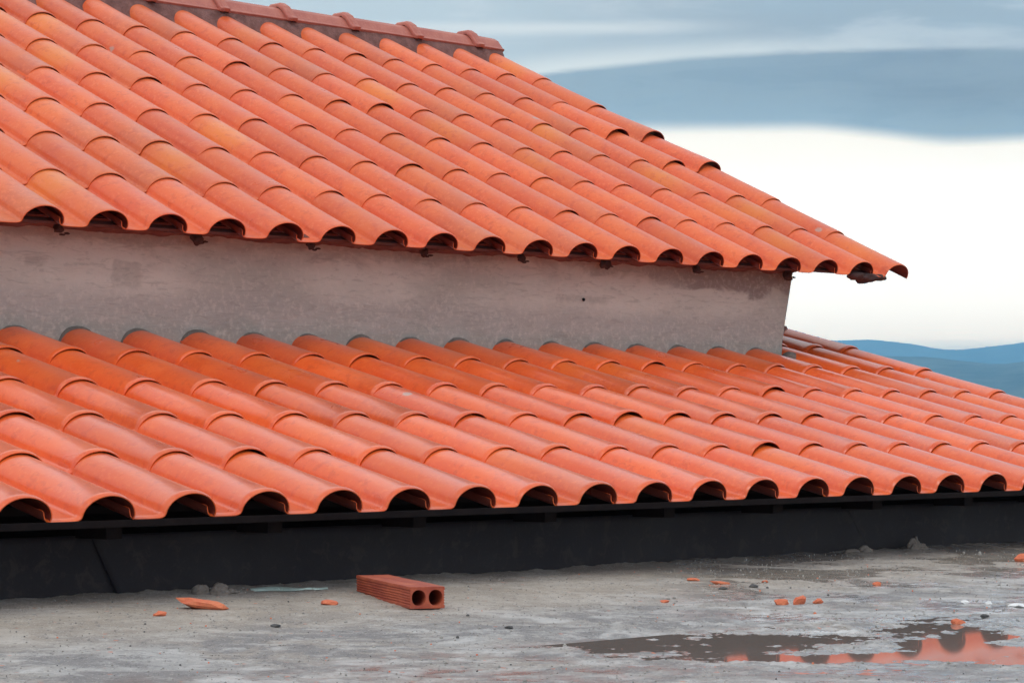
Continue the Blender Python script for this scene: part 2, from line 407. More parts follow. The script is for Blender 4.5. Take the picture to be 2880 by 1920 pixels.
def plain(name, c, rough=0.7, trans=0.0):
    m, n, b = new_mat(name)
    pos = n.new('ShaderNodeTexCoord').outputs['Object']
    a = n.noise(pos, 60, 3, 0.6)
    n.put(b.inputs['Base Color'], n.mix(n.ss(a, 0.3, 0.7), [v * 0.85 for v in c], [min(1, v * 1.1) for v in c]))
    b.inputs['Roughness'].default_value = rough
    return m
M_BLUEPLASTIC = plain('torn_plastic', (0.36, 0.46, 0.44), 0.45)
M_WHITE = plain('white_flake', (0.80, 0.80, 0.80), 0.6)

def brick_mat():
    m, n, b = new_mat('hollow_brick_clay')
    pos = n.new('ShaderNodeTexCoord').outputs['Object']
    a = n.noise(n.mapping(pos, (1, 0.35, 1)), 30, 5, 0.6, 0.4); c = n.noise(pos, 200, 3, 0.7)
    col = n.mix(n.ss(a, 0.32, 0.68), (0.32, 0.050, 0.027), (0.46, 0.098, 0.043))
    col = n.mix(n.m('MULTIPLY', n.ss(c, 0.5, 0.75), 0.4), col, (0.42, 0.17, 0.11))
    n.put(b.inputs['Base Color'], col); b.inputs['Roughness'].default_value = 0.7
    bump(n, b, n.m('ADD', a, c), 0.5, 0.0015)
    return m
M_BRICK = brick_mat()

def hill_mat(name, a, c):
    m, n, b = new_mat(name)
    pos = n.new('ShaderNodeTexCoord').outputs['Object']
    t = n.noise(pos, 0.016, 8, 0.75)
    n.put(b.inputs['Base Color'], n.mix(n.ss(t, 0.38, 0.62), a, c)); b.inputs['Roughness'].default_value = 1.0
    return m
M_HILL = hill_mat('wooded_hillside', (0.008, 0.018, 0.012), (0.10, 0.12, 0.09))
M_GROUND = hill_mat('valley_ground', (0.05, 0.08, 0.035), (0.13, 0.13, 0.07))

# ------------------------------------------------------------------ roof tiles
L = 1.6393
TAIL = 0.28
def profile():
    """outer skin of a tile from the free right edge of the roll to the upturned left lip"""
    P = []
    a_, b_ = 0.325, 0.228
    for t in np.linspace(-0.15, math.pi * 0.985, 19):
        P.append((a_ * math.cos(t), b_ * math.sin(t) - b_))
    # S curve into the channel
    x0, h0 = P[-1]
    P += [(-0.335, -0.235), (-0.357, -0.247), (-0.39, -0.253), (-0.45, -0.256), (-0.53, -0.257), (-0.60, -0.257),
          (-0.67, -0.256), (-0.72, -0.247), (-0.748, -0.222), (-0.764, -0.184), (-0.772, -0.155)]
    P[0] = (0.308, -0.260)
    return np.array(P)
PROF = profile()
TH = 0.015
def prof_inner():
    d = np.gradient(PROF, axis=0)
    nn = np.stack([d[:, 1], -d[:, 0]], 1); nn /= np.linalg.norm(nn, axis=1)[:, None]
    # direction of travel runs right to left over the roll, outward normal is up
    nn = np.where((nn[:, 1:2] < 0) & (np.abs(nn[:, 1:2]) > .2), -nn, nn)
    nn[0] = (1, 0); nn[-1] = (1, 0.0)
    inn = PROF - nn * TH
    inn[0] = PROF[0] - (TH * 0.9, 0)
    inn[-1] = PROF[-1] + (-TH * 0.6, 0)
    inn[-2] = PROF[-2] + (-TH * 0.8, -0.005)
    inn[-3] = PROF[-3] + (-TH * 0.8, -TH * 0.5)
    return inn
PIN = prof_inner()

def tile(mb, frame, u0, v0, lift=0.0, yaw=0.0, tint=None, lip=0.0, vlen=L + TAIL, drop=0.027, du=0.0, side=0.0, open_lip=True):
    """frame = (origin, ex, ey(up-slope), ez(normal))"""
    O, ex, ey, ez = frame
    st = np.array([0.0, 0.012, 0.03, 0.075, 0.10, 0.5 * vlen, vlen])
    bulge = np.array([-0.006, -0.001, lip * .8, lip, 0.0, -0.004, 0.0])
    n = len(PROF)
    def skin(P, inner):
        V = []; UV = []
        for v, bl in zip(st, bulge):
            q = P.copy()
            if not inner:
                q[:, 1] = q[:, 1] + bl; q[:, 0] = q[:, 0] * (1 + (bl * 1.2 if bl > 0 else 0))
            taper = 1 - 0.006 * v / vlen
            q[:19, 0] = q[:19, 0] * taper
            uu = q[:, 0] + du + yaw * (v - 0.8); hh = q[:, 1] - drop * v / L + lift * (1 - v / (vlen)) + side * q[:, 0]
            vv = v0 + v
            V.append(O + np.outer(uu + u0, ex) + np.outer(np.full(n, vv), ey) + np.outer(hh, ez))
            UV.append(np.stack([np.linspace(0, 1, n), np.full(n, v / vlen)], 1))
        return np.concatenate(V), np.concatenate(UV)
    Vo, Uo = skin(PROF, False); Vi, Ui = skin(PIN, True)
    m = len(st); F = []
    for k in range(m - 1):
        for i in range(n - 1):
            a = k * n + i
            F.append((a, a + n, a + n + 1, a + 1))
    Fo = F
    Fi = [tuple(reversed(f)) for f in F]
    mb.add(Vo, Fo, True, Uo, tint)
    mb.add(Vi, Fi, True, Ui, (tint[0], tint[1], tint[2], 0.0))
    # rims with their own vertices so edges stay crisp
    for k, flip in ((0, False), (m - 1, True)):
        A = Vo[k * n:(k + 1) * n]; B = Vi[k * n:(k + 1) * n]
        f = [(i, i + 1, n + i + 1, n + i) for i in range(n - 1)]
        if flip: f = [tuple(reversed(q)) for q in f]
        mb.add(np.concatenate([A, B]), f, False, np.tile([.5, 0.9], (2 * n, 1)), tint)
    for i, flip in ((0, True), (n - 1, False)):
        A = Vo[i::n]; B = Vi[i::n]
        f = [(k, k + 1, m + k + 1, m + k) for k in range(m - 1)]
        if flip: f = [tuple(reversed(q)) for q in f]
        mb.add(np.concatenate([A, B]), f, False, np.tile([.5, 0.9], (2 * m, 1)), tint)

def roof_frame(o, th):
    return (np.array(o, float), np.array([1., 0, 0]), np.array([0, math.cos(th), math.sin(th)]), np.array([0, -math.sin(th), math.cos(th)]))

THU, THL = 0.4417, 0.2571
OU = (4.899, 6.7875, 3.510)
FU = roof_frame(OU, THU); FL = roof_frame((0, 0, 0), THL)
EU, EL = -0.098, 0.0117

def lay(frame, i0, i1, j1, e, lip, seed, lifts, maxlen=None, bright=None):
    mb = MB(); r = np.random.default_rng(seed)
    for i in range(i0, i1 + 1):
        ci = r.normal(0, 0.008)
        for j in range(j1):
            v0 = (0 if j == 0 else L * j + e)
            vl = (L + (e if j == 0 else 0)) + TAIL
            if maxlen is not None: vl = min(vl, maxlen - v0)
            lift = 0.002 + abs(r.normal(0, 0.003)) + (0.014 if r.random() < .05 else 0); side = r.normal(0, 0.005)
            if (i, j) in lifts: lift = lifts[(i, j)][0] * (.6 if i < 17 else 1); side = lifts[(i, j)][1] * .6
            t = (r.random(), r.random(), r.random(), 1)
            if bright and (i, j) in bright: t = bright[(i, j)] + (r.random(), 1)
            tile(mb, frame, i, v0 + (r.normal(0, 0.018) if j else r.normal(0, 0.008)), lift, r.normal(0, 0.003), t, lip * r.uniform(.7, 1.3), vl,
                 du=ci + r.normal(0, 0.003), side=side)
    return mb

building = bpy.data.objects.new('tiled_building', None); COL.objects.link(building)
building.location = Vector((11, 7.7, -1.06)) * S
tag(building, 'grey cement walled building with two stepped roofs of orange clay tiles and a black skirting', 'building')

# upper roof: eave to ridge
NU = 7
up_lifts = {(18, 5): (0.03, 0.02), (18, 4): (0.10, -0.06), (17, 4): (0.07, -0.02), (18, 3): (0.085, -0.05), (17, 3): (0.04, 0.02),
            (11, 4): (0.055, 0.03), (5, 0): (0.0, 0.05), (10, 4): (0.03, 0.0), (13, 6): (0.03, 0), (9, 5): (0.035, 0.02), (6, 4): (0.03, 0)}
up_br = {(2, 3): (0.98, 0.3), (3, 3): (0.97, 0.5), (5, 4): (0.99, 0.45), (4, 2): (0.7, 0.95), (5, 5): (0.9, 0.8), (4, 1): (0.93, 0.5), (6, 5): (0.95, 0.9),
         (12, 4): (0.97, 0.5), (16, 0): (0.9, 0.5), (17, 1): (0.96, 0.4), (9, 1): (0.8, 0.9), (8, 0): (0.3, 0.92), (15, 5): (0.3, 0.9), (3, 1): (0.8, 0.96)}
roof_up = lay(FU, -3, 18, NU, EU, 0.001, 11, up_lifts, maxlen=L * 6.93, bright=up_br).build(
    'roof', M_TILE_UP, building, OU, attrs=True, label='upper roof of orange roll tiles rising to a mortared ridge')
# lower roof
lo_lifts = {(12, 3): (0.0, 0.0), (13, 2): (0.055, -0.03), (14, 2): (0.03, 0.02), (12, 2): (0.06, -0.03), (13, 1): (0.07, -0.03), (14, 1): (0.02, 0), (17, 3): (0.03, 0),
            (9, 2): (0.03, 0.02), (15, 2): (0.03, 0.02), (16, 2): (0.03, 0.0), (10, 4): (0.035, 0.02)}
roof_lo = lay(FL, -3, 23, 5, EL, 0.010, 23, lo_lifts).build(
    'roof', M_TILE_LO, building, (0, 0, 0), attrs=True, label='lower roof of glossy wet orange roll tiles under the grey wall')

# rear slope, verge row above the wall line: tiles of the lower roof go on behind the wall end
mb = MB(); r = np.random.default_rng(5)
for i in range(20, 24):
    tile(mb, FL, i, L * 5 + EL, 0.008, 0.0, (r.random(), r.random(), r.random(), 1), 0.01, L * 1.05, du=r.normal(0, 0.008))
mb.build('top_course', M_TILE_LO, roof_lo, (20, 8, 2.1), attrs=True)

RY, RZ = 17.45, 8.55
mb = MB(); r = np.random.default_rng(6)
fr = roof_frame((OU[0], 2 * RY - OU[1], OU[2]), 0)
fr = (np.array([OU[0], 2 * RY - OU[1], OU[2]]), np.array([-1., 0, 0]), np.array([0, -math.cos(THU), math.sin(THU)]), np.array([0, math.sin(THU), math.cos(THU)]))
for i in range(-18, 4):
    for j in range(7):
        v0 = L * j
        tile(mb, fr, i, v0, 0.01, 0, (r.random(), r.random(), r.random(), 1), 0.003, min(L + TAIL, L * 6.9 - v0))
mb.build('rear_slope', M_TILE_UP, roof_up, (11, 22, 6), attrs=True)

# boards under the tiles
def deck(frame, u0, u1, v0, v1, h0, h1):
    O, ex, ey, ez = frame; mb = MB()
    R = np.stack([ex, ey, ez], 1)
    mb.box((u0, v0, h0), (u1, v1, h1), R, O); return mb
deck(FU, -3.4, 17.72, 0.55, L * 6.85, -0.42, -0.325).build('roof_board', M_WOOD_RED, roof_up, OU)
deck(FL, -3.4, 23.2, 0.75, L * 4.95, -0.42, -0.33).build('roof_board', M_WOOD, roof_lo, (0, 0, 0))
deck(FU, -3.4, 17.45, 0.16, 0.30, -0.305, -0.268).build('eave_batten', M_WOOD_RED, roof_up, OU)
mb = deck(fr, -17.7, 3.4, 0.5, L * 6.85, -0.42, -0.325); mb.build('roof_board', M_WOOD_RED, roof_up, (11, 22, 5))

# ------------------------------------------------------------------ ridge
def lump(rad, seed, sub=3, sq=(1, 1, 1), amp=0.35):
    bm_v, bm_f = ico(sub)
    v = bm_v.copy()
    nz = vnoise(v[:, 0] * 1.3 + 3 + seed, v[:, 1] * 1.3 + v[:, 2] * 1.7 + 7, seed, 4, 0.6)
    v = v * (1 + amp * nz)[:, None] * rad * np.array(sq)
    return v, bm_f
_ico = {}
def ico(sub):
    if sub in _ico: return _ico[sub]
    import bmesh
    bm = bmesh.new(); bmesh.ops.create_icosphere(bm, subdivisions=sub, radius=1.0)
    v = np.array([x.co[:] for x in bm.verts]); f = [tuple(q.index for q in p.verts) for p in bm.faces]
    bm.free(); _ico[sub] = (v, f); return _ico[sub]

def sweep_x(prof, xs, wob=None, close_ends=True):
    """closed profile (y,z) carried along x"""
    n = len(prof); V = []; F = []
    for k, x in enumerate(xs):
        p = prof if not callable(wob) else wob(prof, x, k)
        V += [(x, a, b) for a, b in p]
    for k in range(len(xs) - 1):
        for i in range(n):
            a = k * n + i; b = k * n + (i + 1) % n
            F.append((a, b, b + n, a + n))
    if close_ends:
        F.append(tuple(range(n - 1, -1, -1))); F.append(tuple(range((len(xs) - 1) * n, len(xs) * n)))
    return np.array(V, float), F

# mortar bed closing the ridge, rough faced
def mortar_wob(prof, x, k):
    o = []
    for i, (a, b) in enumerate(prof):
        q = vnoise(np.array([x * 2.2]), np.array([i * 3.1]), 3, 4, .6)[0]
        o.append((a + 0.05 * q, b + 0.035 * q))
    return o
mprof = [(RY - 0.78, 7.72), (RY - 0.64, 7.98), (RY - 0.54, 8.12), (RY - 0.46, 8.27), (RY - 0.38, 8.42), (RY - 0.2, 8.50), (RY + 0.2, 8.50), (RY + 0.5, 8.32),
         (RY + 0.62, 8.1), (RY + 0.75, 7.72)]
V, F = sweep_x(mprof, np.arange(-0.5, 23.25, 0.12), mortar_wob)
mb = MB(); mb.add(V, F, False); mb.build('ridge_mortar', M_MORTAR_RED, roof_up, (11, RY, 8))

def ridge_tile(x0, x1):
    mb = MB(); hw = 0.37
    def sec(sc, dz): # outer angular section
        o = [(-hw * 1.16, -0.115), (-hw * .98, -0.075), (-hw * .62, 0.085), (-hw * .3, 0.15), (hw * .3, 0.15), (hw * .62, 0.085), (hw * .98, -0.075), (hw * 1.16, -0.115)]
        i = [(a * 0.90, b - 0.05) for a, b in reversed(o)]
        return [(RY + a * sc, RZ + b * sc + dz) for a, b in o + i]
    st = [(x0, 1.12, .03), (x0 + 0.04, 1.24, .045), (x0 + 0.17, 1.24, .045), (x0 + 0.22, 1.06, 0.01), (x0 + 0.27, 1.0, 0), (x1 + 0.10, 0.95, -.012)]
    n = 16; V = []; F = []
    for x, sc, dz in st: V += [(x, a, b) for a, b in sec(sc, dz)]
    for k in range(len(st) - 1):
        for i in range(n):
            a = k * n + i; b = k * n + (i + 1) % n; F.append((a, b, b + n, a + n))
    for k in (0, len(st) - 1):
        for i in range(7):
            q = (k * n + i, k * n + i + 1, k * n + 14 - i, k * n + 15 - i)
            F.append(q if k else tuple(reversed(q)))
    mb.add(V, F, False); return mb
xs = [14.15 - 1.66 * 8 + 1.66 * k for k in range(9)] + [15.84, 17.47, 19.07, 20.74, 22.43]
xs = [x for x in xs if x > -1.0]
ends = xs[1:] + [23.15]
for x0, x1 in zip(xs, ends):
    ridge_tile(x0 - 0.08, x1 - 0.05).build('ridge_tile', M_RIDGE, roof_up, ((x0 + x1) / 2, RY, RZ), bevel=0.012)

# ------------------------------------------------------------------ upper wall
WY = 7.69
def wall_mesh():
    mb = MB()
    # front outline with a flared right end, subdivided for a hand-trowelled wobble
    zs = np.linspace(1.2, 3.40, 34)
    end = lambda z: 20.69 + (0 if z < 2.0 else 0.32 * ((z - 2.0) / 1.35) ** 1.15)
    xsn = np.linspace(0, 1, 180)
    V = []
    for z in zs:
        for t in xsn:
            x = -3.4 + (end(z) + 3.4 + (0.012 * math.sin(z * 23) + 0.008 * math.sin(z * 41)) * (t > .99)) * t
            q = vnoise(np.array([x * 0.9]), np.array([z * 1.1]), 8, 3)[0]
            V.append((x, WY + 0.02 * q, z))
    n = len(xsn); F = [(k * n + i, k * n + i + 1, (k + 1) * n + i + 1, (k + 1) * n + i) for k in range(len(zs) - 1) for i in range(n - 1)]
    mb.add(V, F, True)
    # right end face running back, and a back closure
    E = [];
    for z in zs: E.append((end(z) + 0.002, WY, z)); E.append((end(z) - 0.1, WY + 1.2, z))
    mb.add(E, [(2 * k, 2 * k + 1, 2 * k + 3, 2 * k + 2) for k in range(len(zs) - 1)], False)
    mb.add([(-3.4, WY + 1.2, 1.2), (20.6, WY + 1.2, 1.2), (20.9, WY + 1.2, 3.4), (-3.4, WY + 1.2, 3.4), (-3.4, WY, 1.2), (-3.4, WY, 3.4), (20.9, WY, 3.4)],
           [(1, 0, 3, 2), (0, 4, 5, 3), (5, 6, 2, 3)], False)
    return mb
wall = wall_mesh().build('wall', M_PLASTER, building, (0, 0, 0), label='plain cement rendered wall with a slanted right end')

# mortar dabs along the top of the wall under the tile mouths
r = np.random.default_rng(44)
xs_d = [5.55, 7.85, 9.9, 12.1, 14.15, 16.05, 18.25, 20.65]
for k, x in enumerate(xs_d):
    v, f = lump(0.065 + 0.02 * (k % 2), 100 + k, 3, (1.0, 0.8, 1.0), 0.7)
    v = v + np.array([x, 7.50, 3.27 + 0.015 * r.normal()])
    mb = MB(); mb.add(v, f, True)
    for q in range(2):
        v2, f2 = lump(0.03, 140 + k * 3 + q, 2, (1.6, 0.6, 0.5), 0.5)
        mb.add(v2 + np.array([x + 0.07 + 0.07 * q, 7.5, 3.21 + 0.02 * q]), f2, True)
    mb.build('mortar_dab', M_MORTAR_DARK, wall, (x, 7.4, 3.2))
# continuous rough bedding line between wall top and tiles
def bed_w(prof, x, k):
    q = vnoise(np.array([x * 3.1]), np.array([0.3]), 9, 4, .65)[0]; q2 = vnoise(np.array([x * 1.3]), np.array([9.3]), 19, 3, .65)[0]
    return [(a, b - (0.05 + 0.05 * q + 0.04 * q2 if b < 3.4 else 0)) for a, b in prof]
V, F = sweep_x([(7.46, 3.39), (7.46, 3.48), (7.72, 3.55), (7.75, 3.34)], np.arange(-3.3, 20.9, 0.07), bed_w)
mb = MB(); mb.add(V, F, False); mb.build('bedding_mortar', M_MORTAR_RED, wall, (9, 7.5, 3.3))

# dark nub on the wall
v, f = lump(0.028, 61, 2, (1, .8, 1), .3); mb = MB(); mb.add(v + np.array([15.74, WY - 0.01, 2.69]), f, True)
mb.build('nail_hole', M_WOOD, wall, (15.74, WY, 2.69))

# grey mortar fillet where the lower tiles run into the wall
def fil(prof, x, k):
    roll = math.cos((x - round(x)) * 2 * math.pi)
    q = vnoise(np.array([x * 2.7]), np.array([2.2]), 5, 4, .65)[0]
    base = 1.94 if False else 0
    zt = -0.262 + 0.29 * max(0, (0.32 ** 2 - (x - round(x)) ** 2)) ** .5 / 0.32
    s = (4.85 * L) * math.sin(THL)
    return [(a + (0.05 * q if i == 0 else 0), b + zt + (0.03 * q)) for i, (a, b) in enumerate(prof)]
zb = math.tan(THL) * WY
V, F = sweep_x([(WY - 0.08, zb - 0.10), (WY - 0.05, zb - 0.060), (WY - 0.025, zb - 0.035), (WY + 0.05, zb - 0.022), (WY + 0.05, zb - 0.3)], np.arange(-3.3, 20.65, 0.04), fil)
mb = MB(); mb.add(V, F, True); mb.build('mortar_fillet', M_MORTAR, wall, (9, WY, 2))
# mortar heap at the wall end, and the dark cap of mortar on the verge top
mb = MB()
for k, (x, y, z, rr, sq) in enumerate(((20.75, 7.55, 1.83, 0.20, (1, .8, .6)), (20.95, 7.75, 1.86, 0.18, (1.2, .8, .5)), (21.15, 7.95, 1.84, 0.13, (1.2, 1, .6)))):
    v, f = lump(rr, 200 + k, 3, sq, 0.5); mb.add(v + np.array([x, y, z]), f, True)
mb.build('mortar_heap', M_MORTAR, wall, (20.9, 7.7, 1.86))
mb = MB()
for k in range(6):
    v, f = lump(0.17, 220 + k, 3, (1.0, 1.3, .7), 0.45)
    mb.add(v + np.array([22.9 - 0.10 * k, 9.55 + 0.1 * (k % 3), 2.37 + 0.01 * k]), f, True)
mb.build('verge_mortar', M_MORTAR_RED, roof_lo, (22.8, 9.6, 2.4))
# lump of mortar hanging under the corner of the upper eave
mb = MB()
for k, (u, v_, h, rr, sq) in enumerate(((17.0, 0.10, -0.30, 0.17, (1.2, .8, .45)), (17.30, 0.1, -0.32, 0.2, (1.3, .8, .42)), (17.62, 0.1, -0.31, 0.15, (1.4, .8, .4)), (17.25, 0.12, -0.38, 0.12, (1.3, .8, .6)))):
    O, ex, ey, ez = FU
    v, f = lump(rr, 240 + k, 3, sq, 0.4); mb.add(v + O + u * ex + v_ * ey + h * ez, f, True)
mb.build('verge_mortar', M_MORTAR_DARK, roof_up, (22.2, 6.8, 3.2))

# gable body of the building behind, so that the roofs rest on something
mb = MB(); mb.box((-3.4, 9.1, -60), (20.5, 25.2, 3.1)); mb.add([(20.3, 9.2, 3.1), (20.3, RY, 7.6), (20.3, 25.2, 3.1), (20.1, 9.2, 3.1), (20.1, RY, 7.6), (20.1, 25.2, 3.1)],
       [(0, 2, 1), (3, 4, 5), (0, 1, 4, 3), (1, 2, 5, 4)])
mb.build('gable_wall', M_PLASTER, building, (8, 17, -1))

# ------------------------------------------------------------------ below the lower eave
FZ = -1.0646
mb = MB(); mb.box((-3.6, 0.03, -0.325), (23.0, 0.10, -0.252))
eb = mb.build('eave_board', M_WOOD, building, (9, 0.06, -0.3), bevel=0.006)
for x in np.arange(-2.95, 23, 2.07) + 0.0:
    mb = MB(); mb.box((x - 0.09, 0.25, -0.45), (x + 0.11, 0.78, -0.33)); mb.build('rafter_end', M_WOOD, building, (x, 0.5, -0.42), bevel=0.008)
# black sheets with slanting laps, one slightly proud of the next
def sheet(xa_t, xa_b, xb_t, xb_b, y, seed):
    mb = MB(); N, Mz = 160, 8
    V = []
    for k in range(Mz + 1):
        t = k / Mz; z = -0.43 + (FZ + 0.03 + 0.43) * t
        for i in range(N + 1):
            s = i / N; x = (xa_t + (xa_b - xa_t) * t) * (1 - s) + (xb_t + (xb_b - xb_t) * t) * s
            q = vnoise(np.array([x * 0.5]), np.array([z * 1.0]), seed, 3)[0]
            low = 0.02 * vnoise(np.array([x * 2.]), np.array([0.1]), seed + 4, 4)[0] if k == Mz else 0
            V.append((x, y + 0.025 * q - 0.01 * t, z + low))
    n = N + 1
    F = [(k * n + i, (k + 1) * n + i, (k + 1) * n + i + 1, k * n + i + 1) for k in range(Mz) for i in range(N)]
    V2 = [(a, b + 0.05, c) for a, b, c in V]; nv = len(V)
    mb.add(V + V2, F + [tuple(nv + i for i in reversed(f)) for f in F] + [(i, i + 1, nv + i + 1, nv + i) for i in range(N)]
           + [(k * n, (k + 1) * n, nv + (k + 1) * n, nv + k * n)[::-1] for k in range(Mz)]
           + [(k * n + N, (k + 1) * n + N, nv + (k + 1) * n + N, nv + k * n + N) for k in range(Mz)], True)
    return mb
sheet(-3.6, -3.6, 1.40, 1.74, 0.80, 3).build('black_sheet', M_PANEL, building, (0, .8, -.8))
sheet(1.30, 1.62, 13.66, 14.14, 0.785, 5).build('black_sheet', M_PANEL, building, (7, .8, -.8))
sheet(13.5, 13.9, 23.0, 23.0, 0.81, 9).build('black_sheet', M_PANEL, building, (18, .8, -.8))
mb = MB(); mb.box((-3.6, 1.45, FZ - 0.25), (22.7, 1.7, -0.05)); mb.build('lower_wall', M_WOOD, building, (9, 1.5, -.6))
mb = MB(); mb.box((22.3, 1.75, -60), (22.6, 9.0, 0.0)); mb.build('side_wall', M_PLASTER, building, (22.4, 5, -1))

# ------------------------------------------------------------------ terrace floor
FALL = 0.14                      # the screed falls towards the gully, then lies level
def fall(y):
    t = np.clip((0.8 - y) / 6.1, 0, 1); return FALL * t * t * (3 - 2 * t)
def onfloor(x, y):
    """a spot on the level datum seen from the terrace, moved on to the falling screed"""
    k = 1.0
    for _ in range(12):
        yy = CAM.y + (y - CAM.y) * k
        k = (CAM.z - (FZ - float(fall(np.array(yy))))) / (CAM.z - FZ)
    return CAM.x + (x - CAM.x) * k, CAM.y + (y - CAM.y) * k, k
def floor_h(x, y):
    z0 = fall(y)
    k = (CAM.z - FZ) / (CAM.z - FZ + z0)
    return floor_rel(CAM.x + (x - CAM.x) * k, CAM.y + (y - CAM.y) * k) - z0
def floor_rel(x, y):
    h = 0.0045 * vnoise(x * 0.55, y * 0.55, 51, 3) + 0.009 * vnoise(x * 1.9, y * 1.9, 52, 4, .6) + 0.0125 * vnoise(x * 4.6, y * 4.6, 53, 4, .75)
    # low places that hold water: (x, y, radius along a, radius across, angle, depth)
    for (px, py, ra, rb, an, dp) in ((1.55, -7.10, 1.55, 1.0, -0.75, 0.037), (0.75, -8.55, 0.85, 0.42, -0.9, 0.026), (3.6, -8.1, 1.7, 0.52, 0.69, 0.032), (1.6, -9.2, 0.9, 0.4, -0.5, 0.030),
                                     (4.75, -7.15, 0.42, 0.12, -0.75, 0.024), (2.7, -9.35, 0.9, 0.45, -0.7, 0.026), (2.3, -10.3, 1.4, 0.55, -0.75, 0.0235)):
        ca, sa = math.cos(an), math.sin(an)
        a = ((x - px) * ca + (y - py) * sa) / ra; b = (-(x - px) * sa + (y - py) * ca) / rb
        d2 = a * a + b * b + 0.30 * vnoise(x * 1.6, y * 1.6, 71, 3)
        h = h - dp * np.exp(-np.clip(d2, 0, None) ** 2 * 1.1)
    rag = np.exp(-(((x - 2.8) / 3.2) ** 2 + ((y + 8.0) / 2.6) ** 2) ** 2)
    h = h + rag * (0.026 * vnoise(x * 2.2 + 9, y * 2.2, 54, 4, .7) + 0.034 * vnoise(x * 5.5, y * 5.5 + 3, 57, 4, .8) + 0.004)
    # ragged mortar spill at the foot of the sheets
    foot = np.clip((y - 0.25 - 0.22 * vnoise(x * 1.1, y * 0.3 + 3, 77, 4, .6)) / 0.6, 0, 1)
    h = h + foot * (0.05 + 0.035 * vnoise(x * 2.6, y * 2.6, 78, 4, .65))
    return h
gx = np.concatenate([[-60, -30, -14, -8], np.arange(-5.5, 9.0, 0.030), np.arange(9.0, 19.5, 0.05), [20, 21, 22.2, 23.6]])
gy = np.concatenate([[-60, -40, -25, -16, -13], np.arange(-12.0, 1.4, 0.034), [1.4, 1.72]])
GX, GY = np.meshgrid(gx, gy)
H = floor_h(GX, GY)
fade = ((GX > -5.4) & (GX < 19.4) & (GY > -11.9))
H = np.where(fade, H, -fall(GY))
V = np.stack([GX, GY, FZ + H], -1).reshape(-1, 3)
nx, ny = len(gx), len(gy)
idx = np.arange(nx * ny).reshape(ny, nx)
Fq = np.stack([idx[:-1, :-1], idx[:-1, 1:], idx[1:, 1:], idx[1:, :-1]], -1).reshape(-1, 4)
mb = MB(); mb.add(V, Fq.tolist(), True)
mb.add([(-60, -60, FZ - .01), (23.6, -60, FZ - .01), (23.6, 1.72, FZ - .01), (-60, 1.72, FZ - .01), (-60, -60, FZ - 1.2), (23.6, -60, FZ - 1.2), (23.6, 1.72, FZ - 1.2), (-60, 1.72, FZ - 1.2)],
       [(0, 4, 5, 1), (1, 5, 6, 2), (2, 6, 7, 3), (3, 7, 4, 0), (4, 7, 6, 5)], False)
tag(mb.build('terrace_floor', M_FLOOR), 'rough grey screed floor with wet streaks and grit', kind='structure')
WL = FZ - FALL - 0.0115
mb = MB(); mb.add([(-1.6, -11.4, WL), (8.0, -11.4, WL), (8.0, -5.3, WL), (-1.6, -5.3, WL)], [(0, 1, 2, 3)])
tag(mb.build('puddle_water', M_WATER), 'shallow rain puddles mirroring the orange eave tiles', kind='structure')

def fz(x, y): return FZ + float(floor_h(np.array([float(x)]), np.array([float(y)]))[0])

